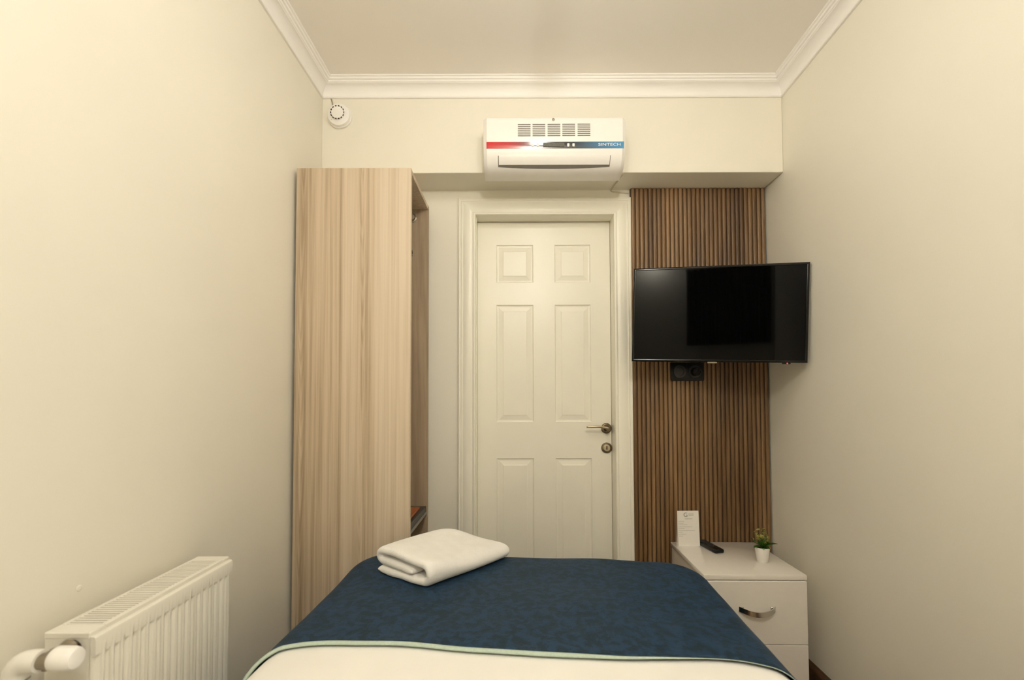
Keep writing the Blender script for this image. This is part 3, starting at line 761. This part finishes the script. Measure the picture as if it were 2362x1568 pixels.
# side covers (near one has the pipe opening)
def side_cover(y0, y1, hole):
    bm = BM()
    xa, xb = RX0 + 0.002, RX1 - 0.010
    if not hole: box(bm, xa, xb, y0, y1, RZ0 + 0.01, RZ1 - 0.010, 0.001, 1)
    else:
        cx, cz, r = -0.7935, 0.7345, 0.0165
        ang = [2 * PI * k / 32 for k in range(32)]
        x_, z_ = [], []
        for y in (y0, y1):
            inner = [bm.verts.new((cx + r * math.cos(t), y, cz + r * math.sin(t))) for t in ang]
            outer = []
            for t in ang:
                c, s = math.cos(t), math.sin(t); zt = RZ1 - 0.010
                k = min(((xb - cx) / c if c > 1e-6 else 9), ((xa - cx) / c if c < -1e-6 else 9), ((zt - cz) / s if s > 1e-6 else 9), ((0.69 - cz) / s if s < -1e-6 else 9))
                outer.append(bm.verts.new((cx + k * c, y, cz + k * s)))
            for k in range(32): bm.faces.new([inner[k], inner[(k + 1) % 32], outer[(k + 1) % 32], outer[k]])
            for cxn, czn in ((xb, RZ1 - 0.010), (xa, RZ1 - 0.010), (xa, 0.69), (xb, 0.69)):
                an = math.atan2(czn - cz, cxn - cx) % (2 * PI); outer[int(round(an / (2 * PI) * 32)) % 32].co = (cxn, y, czn)
            x_.append(inner); z_.append(outer)
        for k in range(32):
            bm.faces.new([x_[0][k], x_[0][(k + 1) % 32], x_[1][(k + 1) % 32], x_[1][k]])
        box(bm, xa, xb, y0, y1, RZ0 + 0.01, 0.69)
    return bm
L(obj('side_cover', side_cover(RY0, RY0 + 0.0015, True), M_rad, rad)); L(obj('side_cover', side_cover(RY1 - 0.0015, RY1, False), M_rad, rad))
bm = BM(); xa, xb = RX0, RX1 - 0.010; z1 = RZ1 + 0.0005
box(bm, xa, xb, RY0 - 0.001, RY0 + 0.030, z1 - 0.011, z1, 0.0015, 1); box(bm, xa, xb, RY1 - 0.026, RY1 + 0.001, z1 - 0.011, z1, 0.0015, 1)
box(bm, xa, xa + 0.007, RY0 + 0.030, RY1 - 0.026, z1 - 0.011, z1, 0.001, 1); box(bm, xb - 0.010, xb, RY0 + 0.030, RY1 - 0.026, z1 - 0.011, z1, 0.001, 1)
ng = 38
for k in range(ng):
    y = RY0 + 0.030 + (RY1 - RY0 - 0.056) * (k + 0.5) / ng
    box(bm, xa + 0.006, xb - 0.009, y - 0.0019, y + 0.0019, z1 - 0.006, z1 - 0.0012, 0.0006, 1)
L(obj('top_grille', bm, M_rad, rad))
bm = BM(); box(bm, xa + 0.010, xb - 0.002, RY0 + 0.02, RY1 - 0.02, RZ1 - 0.035, RZ1 - 0.030)
L(obj('convector_fins', bm, M_steel, rad))
ax = lambda x, y, z: Matrix.Translation((x, y, z)) @ Matrix.Rotation(PI / 2, 4, 'Y')
vy, vz = 0.772, 0.7450
vb = []
bm = BM(); lathe(bm, [(0.0135, 0), (0.0150, 0.002), (0.0150, 0.018), (0.0130, 0.032), (0.0165, 0.045)], 28, Matrix.Translation((-0.7900, vy, 0.7410)) @ Matrix.Rotation(-PI / 2, 4, 'X'))
tube(bm, [(-0.825, vy, vz), (-0.765, vy, vz)], 0.0125, 20)
L(obj('valve_body', bm, M_steel, rad, math.radians(40)))
bm = BM(); lathe(bm, [(0.0165, 0), (0.0190, 0.003), (0.0190, 0.012), (0.0187, 0.026), (0.0178, 0.033), (0.0155, 0.0375), (0.010, 0.039), (0, 0.039)], 36, ax(-0.7700, vy, vz + 0.0045))
kn = L(obj('valve_knob', bm, M_plastic, rad, math.radians(40)))
bm = BM(); pts = [(-0.790, vy, vz), (-0.805, vy, vz), (-0.820, vy, vz - 0.001), (-0.832, vy, vz - 0.006), (-0.839, vy, vz - 0.016), (-0.841, vy, vz - 0.03), (-0.841, vy, vz - 0.05)]
bm.free(); bm = BM()
tube(bm, smooth_path([(-0.791, vy, vz), (-0.808, vy, vz), (-0.821, vy, vz - 0.003), (-0.830, vy, vz - 0.012), (-0.833, vy, vz - 0.025), (-0.833, vy, vz - 0.040)], 5), 0.0175, 28)
L(obj('pipe_elbow', bm, M_pipe, rad, math.radians(50)))
bm = BM(); tube(bm, [(-0.833, vy, vz - 0.038), (-0.833, vy, 0.002)], 0.0130, 24)
L(obj('supply_pipe', bm, M_pipe, rad, math.radians(50)))

# ------------------------------------------------------------------ bed (local frame: +x across, -y towards the camera end)
BED = empty('bed', (0.049, 1.705, 0), math.radians(-3.8))
tag(BED, 'single bed with white duvet, its foot towards the door', 'bed')
HW, LEN = 0.603, 1.93
bm = BM(); box(bm, -0.57, 0.57, -LEN, -0.05, 0.06, 0.30, 0.02, 2); obj('bed_base', bm, plain('bed_base_brown', (0.06, 0.04, 0.03, 1), 0.7), BED, math.radians(40))
bm = BM(); box(bm, -0.575, 0.575, -LEN, -0.04, 0.301, 0.56, 0.05, 4); obj('mattress', bm, M_duvet, BED, math.radians(60))
for sx in (-1, 1):
    for sy in (-0.12, -LEN + 0.08):
        bm = BM(); lathe(bm, [(0.022, 0), (0.024, 0.06)], 20, Matrix.Translation((sx * 0.5, sy, 0))); obj('leg', bm, M_black, BED, math.radians(40))

def drape(x, y, ztop, hwid, r, R, off=0.0, amp=1.0):
    """Point of the cloth for flat position (x, y) (y=0 foot edge, negative towards the head)."""
    r = r + off
    hwx = hwid - r + off; fy = -r + off                  # core edges, before the roll-over
    # signed distance to a rounded rectangle open towards the head
    cx, cy = hwx - R, fy - R
    ax_, ay = abs(x), y
    sx = 1 if x >= 0 else -1
    if ax_ > cx and ay > cy:
        dx, dy = ax_ - cx, ay - cy; dl = math.hypot(dx, dy); d = dl - R; nx, ny = dx / dl, dy / dl
        qx, qy = cx + nx * R, cy + ny * R
    elif ax_ - hwx > ay - fy:
        d = ax_ - hwx; nx, ny = 1, 0; qx, qy = hwx, ay
    else:
        d = ay - fy; nx, ny = 0, 1; qx, qy = ax_, fy
    if d <= 0: px, py, pz = ax_, ay, ztop
    else:
        t = min(d / r, PI / 2)
        h = max(0, d - r * PI / 2)
        fold = 0.010 * math.sin((qx * 23 + qy * 19 + (3 if sx > 0 else 0))) * min(1, h / 0.15)
        o = r * math.sin(t) + fold + h * 0.05
        px, py, pz = qx + nx * o, qy + ny * o, ztop - r * (1 - math.cos(t)) - h
    px *= sx
    # relaxed, slightly uneven bedding
    foot = max(0.0, 1 + y / 0.75)
    if px < 0: px -= 0.030 * foot * min(1, -px / 0.6)
    wv = noise.noise(Vector((px * 2.1, py * 2.1, 3.3))) * 0.009 + noise.noise(Vector((px * 6, py * 6, 9.1))) * 0.0028
    side = min(1.0, max(0, (hwid - abs(px)) / 0.2)) * 0 + 1
    crown = -0.010 * (abs(px) / hwid) ** 3
    lift = 0.014 * math.exp(-((px + 0.56) ** 2 + (py + 0.03) ** 2) / 0.035)
    if pz > ztop - r - 0.02: pz += (wv + crown + lift) * amp
    else: pz += (crown) * amp; 
    return Vector((px, py, pz))

ZT = 0.602
def cloth(name, xs_, ys_, ztop, r, R, off, mat, parent, cond=None, thick=0.006, warp=None):
    bm = BM(); grid = []
    for y in ys_:
        row = []
        for x in xs_:
            X, Y = (x, y) if warp is None else warp(x, y)
            row.append(bm.verts.new(drape(X, Y, ztop, HW, r, R, off)))
        grid.append(row)
    for A, B in zip(grid, grid[1:]):
        for k in range(len(A) - 1): bm.faces.new([A[k], A[k + 1], B[k + 1], B[k]])
    bmesh.ops.recalc_face_normals(bm, faces=bm.faces[:])
    bmesh.ops.solidify(bm, geom=bm.faces[:], thickness=thick)
    return obj(name, bm, mat, parent, 3.2)
def lin(a, b, n): return [a + (b - a) * k / n for k in range(n + 1)]
RR, RC = 0.055, 0.09
DROP = 0.30
xs_ = lin(-HW - DROP, HW + DROP, 150); ys_ = lin(-LEN - 0.01, DROP, 170)
dv = cloth('duvet', xs_, ys_, ZT - 0.0070, RR, RC, 0.0, M_duvet, BED, thick=0.010)
# the runner's near border, measured across the bed
edge = [(-0.95, -0.80), (-0.66, -0.735), (-0.60, -0.700), (-0.586, -0.672), (-0.535, -0.645), (-0.456, -0.634), (-0.309, -0.631), (-0.151, -0.644), (0.0, -0.655), (0.24, -0.665), (0.385, -0.654), (0.462, -0.650), (0.516, -0.655), (0.553, -0.668), (0.60, -0.690), (0.95, -0.78)]
def edge_y(x):
    for (a, ya), (b, yb) in zip(edge, edge[1:]):
        if a <= x <= b:
            return ya + (yb - ya) * (x - a) / (b - a)
    return edge[0][1] if x < 0 else edge[-1][1]
def edge_s(x): return sum(edge_y(x + d) for d in (-0.03, -0.015, 0, 0.015, 0.03)) / 5
DR = 0.34
runner_xs = lin(-HW - DR, HW + DR, 170); vs_ = lin(0, 1, 110)
def rw(x, v):
    y0 = edge_s(x); y1 = DR - 0.02
    return x, y0 + (y1 - y0) * v
rn = cloth('bed_runner', runner_xs, vs_, ZT + 0.004, RR, RC, 0.008, M_runner, None, warp=rw, thick=0.004)
rn.location = BED.location; rn.rotation_euler = BED.rotation_euler
tag(rn, 'dark blue patterned bed runner spread across the foot of the bed', 'bed runner')
bm = BM(); P = []
for x in lin(-HW - DR, HW + DR, 260):
    p = drape(x, edge_s(x) - 0.003, ZT + 0.004, HW, RR, RC, 0.008)
    P.append(p + Vector((0, 0, -0.0022)))
seg = 10; rings = []
for i, p in enumerate(P):
    d = (P[min(i + 1, len(P) - 1)] - P[max(i - 1, 0)]).normalized()
    a_ = Vector((0, 1, 0)); a_ = (a_ - d * a_.dot(d)).normalized(); b_ = d.cross(a_)
    s_ = 1.0 if P[i].x < 0.1 else max(0.16, 1.0 - (P[i].x - 0.1) * 2.6)
    rings.append([bm.verts.new(p + a_ * 0.0066 * s_ * math.cos(2 * PI * k / seg) + b_ * 0.0042 * s_ * math.sin(2 * PI * k / seg)) for k in range(seg)])
for A, B in zip(rings, rings[1:]):
    for k in range(seg): bm.faces.new([A[k], A[(k + 1) % seg], B[(k + 1) % seg], B[k]])
bm.faces.new(rings[0]); bm.faces.new(rings[-1])
pp = obj('edge_piping', bm, M_mint, rn, 3.2); pp['label'] = 'mint green edge piping'

# pillows at the head of the bed (behind the viewpoint)
for i, sx in enumerate((-0.29, 0.29)):
    bm = BM(); t_ = bmesh.new(); bmesh.ops.create_cube(t_, size=1.0)
    bmesh.ops.subdivide_edges(t_, edges=t_.edges[:], cuts=7, use_grid_fill=True)
    for v in t_.verts:
        x, y, z = v.co * 2
        pf = (1 - abs(x) ** 4) * (1 - abs(y) ** 4)
        v.co = Vector((x * 0.25, y * 0.14, z * (0.006 + 0.055 * math.sqrt(max(0, pf)))))
    merge(bm, t_)
    p_ = obj('pillow', bm, M_duvet, None, 3.2)
    c = Matrix.Rotation(BED.rotation_euler.z, 4, 'Z') @ Vector((sx, -LEN + 0.16, 0))
    p_.location = (BED.location.x + c.x, BED.location.y + c.y, ZT + 0.072); p_.rotation_euler = (0, 0, BED.rotation_euler.z)
    tag(p_, ['white pillow on the bed head, on the side of the left wall', 'white pillow on the bed head, on the side of the right wall'][i], 'pillow', 'pillows at the head of the bed')

# ------------------------------------------------------------------ folded towel
F0 = Vector((-0.262, 1.385)); RG = Vector((-0.021, 1.659)); LF = Vector((-0.4626, 1.521))
A_dir = (RG - F0); La = A_dir.length; A_dir.normalize()
B_dir = (LF - F0); Lb = B_dir.length
tw = empty('folded_towel', (F0.x, F0.y, 0.0))
tag(tw, 'thick white folded towel lying on the blue runner', 'towel')
B2 = Vector((-A_dir.y, A_dir.x))                       # across, perpendicular to A
if B2.dot(B_dir) < 0: B2 = -B2
shear = B_dir.dot(A_dir) / B_dir.dot(B2)               # the stack is a little skewed
Lb = B_dir.dot(B2)
t0 = 0.0125                                            # half thickness of one layer
# centre line of the folded terry, (b across, z up): bottom layer, round the right, top layer, round the left, tucked middle layer
cl = []
def arc(cb, cz, r, a0, a1, n, sq=1.0):
    return [(cb + r * sq * math.cos(a0 + (a1 - a0) * k / n), cz + r * math.sin(a0 + (a1 - a0) * k / n)) for k in range(n + 1)]
cl += [(Lb - 0.004, 0.014), (Lb - 0.05, 0.0125), (Lb * 0.6, 0.0125), (Lb * 0.35, 0.0125), (0.045, 0.0125)]
cl += arc(0.034, 0.0385, 0.0260, -PI / 2, -1.5 * PI, 10)[1:]
cl += [(0.08, 0.0665), (Lb * 0.5, 0.0690), (Lb * 0.75, 0.0715), (Lb - 0.035, 0.0720)]
cl += arc(Lb - 0.026, 0.0545, 0.0165, PI / 2, -PI / 2, 9, 1.15)[1:]
cl += [(Lb - 0.06, 0.0380), (Lb * 0.6, 0.0370), (Lb * 0.4, 0.0365), (0.072, 0.036)]
def resample(c, n):
    c = [Vector((a, b, 0)) for a, b in c]
    c = smooth_path(c, 6); ds = [0]
    for a, b in zip(c, c[1:]): ds.append(ds[-1] + (b - a).length)
    out = []; j = 0
    for k in range(n + 1):
        s = ds[-1] * k / n
        while j < len(ds) - 2 and ds[j + 1] < s: j += 1
        f = (s - ds[j]) / max(1e-9, ds[j + 1] - ds[j]); out.append(c[j].lerp(c[j + 1], min(1, f)))
    return out
C = resample(cl, 120)
bm = BM(); NA = 46; rows = []
def zsurf(wx, wy):
    p = Matrix.Rotation(-BED.rotation_euler.z, 4, 'Z') @ Vector((wx - BED.location.x, wy - BED.location.y, 0))
    return drape(p.x, p.y, ZT + 0.004, HW, RR, RC, 0.008).z
for i in range(NA + 1):
    a_ = i / NA; al = La * a_
    # rounded, pinched ends of the roll
    e = min(a_, 1 - a_) * La; end = 1 - max(0, 1 - e / 0.016) ** 2 * 0.45
    ring_o, ring_i = [], []
    for k, p in enumerate(C):
        q0, q1 = C[max(k - 1, 0)], C[min(k + 1, len(C) - 1)]
        d = (q1 - q0).normalized(); nrm = Vector((-d.y, d.x, 0))
        tipk = min(k, len(C) - 1 - k) / 5
        th2 = t0 * end * (1.0 if tipk >= 1 else (0.25 + 0.75 * math.sqrt(max(0, 1 - (1 - tipk) ** 2))))
        for sgn, ring in ((1, ring_o), (-1, ring_i)):
            q = p + nrm * th2 * sgn
            b, z = q.x, q.y
            mid = 0.5 + 0.5 * math.cos((b - Lb / 2) / Lb * PI)
            ridge_ = 0.016 * math.exp(-((a_ - 0.80) / 0.13) ** 2) * min(1, max(0, (b - 0.10) / 0.12)) * (z / 0.08)      # bump at the far corner
            sag = -0.010 * math.sin(PI * a_) ** 2 * (z / 0.08) * (1 - (b / Lb)) + 0.006 * (b / Lb) * (z / 0.08)
            wob = noise.noise(Vector((al * 9, b * 9, z * 5))) * 0.005
            taper = 1 - 0.42 * a_ ** 1.6 * max(0, 1 - b / (Lb * 0.75))              # right end slumps
            zz = max(0.0, z * taper + sag + ridge_ + wob * (z / 0.08))
            aa = al + shear * b + noise.noise(Vector((b * 14, z * 20, 5 + a_))) * 0.006 * (1 if a_ > 0.5 else 1)
            w = F0 + A_dir * aa + B2 * b
            zs_ = zsurf(w.x, w.y)
            ring.append(Vector((w.x - F0.x, w.y - F0.y, zs_ + 0.001 + zz)))
    rows.append([bm.verts.new(v) for v in ring_o + ring_i[::-1]])
for A, B in zip(rows, rows[1:]):
    n_ = len(A)
    for k in range(n_): bm.faces.new([A[k], A[(k + 1) % n_], B[(k + 1) % n_], B[k]])
n2 = len(C)
for R_ in (rows[0], rows[-1]):
    for k in range(n2 - 1): bm.faces.new([R_[k], R_[k + 1], R_[2 * n2 - 2 - k], R_[2 * n2 - 1 - k]])
o = obj('terry_cloth', bm, M_towel, tw, 3.2)
# soften and add pile
sub = o.modifiers.new('sub', 'SUBSURF'); sub.levels = 1; sub.render_levels = 1

# ------------------------------------------------------------------ unseen dark cloth added behind the viewpoint to darken the screen's reflection
cu = tag(empty('reflection_drape', (0.765, YN + 0.04, 1.50)), 'dark brown cloth added unseen behind the bed head to darken the screen reflection', 'reflection_drape')
bm = BM(); prof_ = []
for k in range(121):
    x = -0.33 + 0.66 * k / 120; prof_.append((x, 0.018 * math.sin(k * 0.62)))
extrude_profile(bm, prof_, (0, 0, 0), (0, 0, 0.66), (1, 0, 0), (0, 1, 0), closed=False)
bmesh.ops.solidify(bm, geom=bm.faces[:], thickness=0.003)
obj('drape', bm, M_reflection_drape, cu, 3.2)
bm = BM(); tube(bm, [(-0.335, 0, 0.672), (0.335, 0, 0.672)], 0.012, 16); obj('reflection_drape_rod', bm, M_steel, cu, math.radians(50))

# ------------------------------------------------------------------ ceiling lamp (just outside the top of the frame)
lamp = tag(empty('ceiling_lamp', (0.14, 1.00, ZC)), 'small frosted glass globe hanging on a short stem over the middle of the bed', 'lamp')
bm = BM(); lathe(bm, [(0.045, 0), (0.045, -0.012), (0.040, -0.018), (0.007, -0.022), (0.007, -0.088), (0.020, -0.092), (0.020, -0.104)], 32); obj('lamp_stem', bm, M_chrome, lamp, math.radians(40))
bm = BM(); bmesh.ops.create_uvsphere(bm, u_segments=32, v_segments=16, radius=0.042, matrix=Matrix.Translation((0, 0, -0.140))); obj('glass_globe', bm, LAMP, lamp, 3.2)
sc_ = tag(empty('wall_lamp', (0.14, YN, 2.285)), 'round frosted glass wall lamp on a short arm over the bed head', 'lamp')
bm = BM(); lathe(bm, [(0.045, 0), (0.045, 0.010), (0.040, 0.016), (0.008, 0.018), (0.008, 0.085), (0.022, 0.088), (0.022, 0.098)], 32, Matrix.Rotation(-PI / 2, 4, 'X')); obj('lamp_arm', bm, M_chrome, sc_, math.radians(40))
bm = BM(); bmesh.ops.create_uvsphere(bm, u_segments=32, v_segments=16, radius=0.05, matrix=Matrix.Translation((0, 0.143, 0))); obj('glass_globe', bm, LAMP2, sc_, 3.2)

# ------------------------------------------------------------------ world, camera, view
w = bpy.data.worlds.new('world'); SC.world = w; w.use_nodes = True
w.node_tree.nodes['Background'].inputs[0].default_value = (0.02, 0.02, 0.02, 1)
cam = bpy.data.cameras.new('camera'); co = bpy.data.objects.new('camera', cam); link(co)
cam.sensor_width = 36.0; cam.sensor_fit = 'HORIZONTAL'; cam.lens = FPX / 2362 * 36.0
cam.clip_start = 0.01; cam.clip_end = 50
pitch, roll = math.radians(1.77), 0.003
fwd = Vector((0, math.cos(pitch), math.sin(pitch))); r0 = Vector((1, 0, 0)); u0 = r0.cross(fwd)
rt = r0 * math.cos(roll) - u0 * math.sin(roll); up = r0 * math.sin(roll) + u0 * math.cos(roll)
co.matrix_world = Matrix(((rt.x, up.x, -fwd.x, EYE.x), (rt.y, up.y, -fwd.y, EYE.y), (rt.z, up.z, -fwd.z, EYE.z), (0, 0, 0, 1)))
cam.shift_x = (1181 - 1190) / 2362; cam.shift_y = (886 - 784) / 2362
cam.dof.use_dof = True; cam.dof.focus_distance = 2.05; cam.dof.aperture_fstop = 3.2
SC.camera = co
SC.view_settings.view_transform = 'Standard'; SC.view_settings.look = 'None'; SC.view_settings.gamma = 1.0
SC.view_settings.use_curve_mapping = False; SC.view_settings.exposure = 0.08
SC.cycles.max_bounces = 12; SC.cycles.diffuse_bounces = 8; SC.cycles.glossy_bounces = 6
SC.cycles.use_denoising = True
SC.cycles.sample_clamp_indirect = 6.0
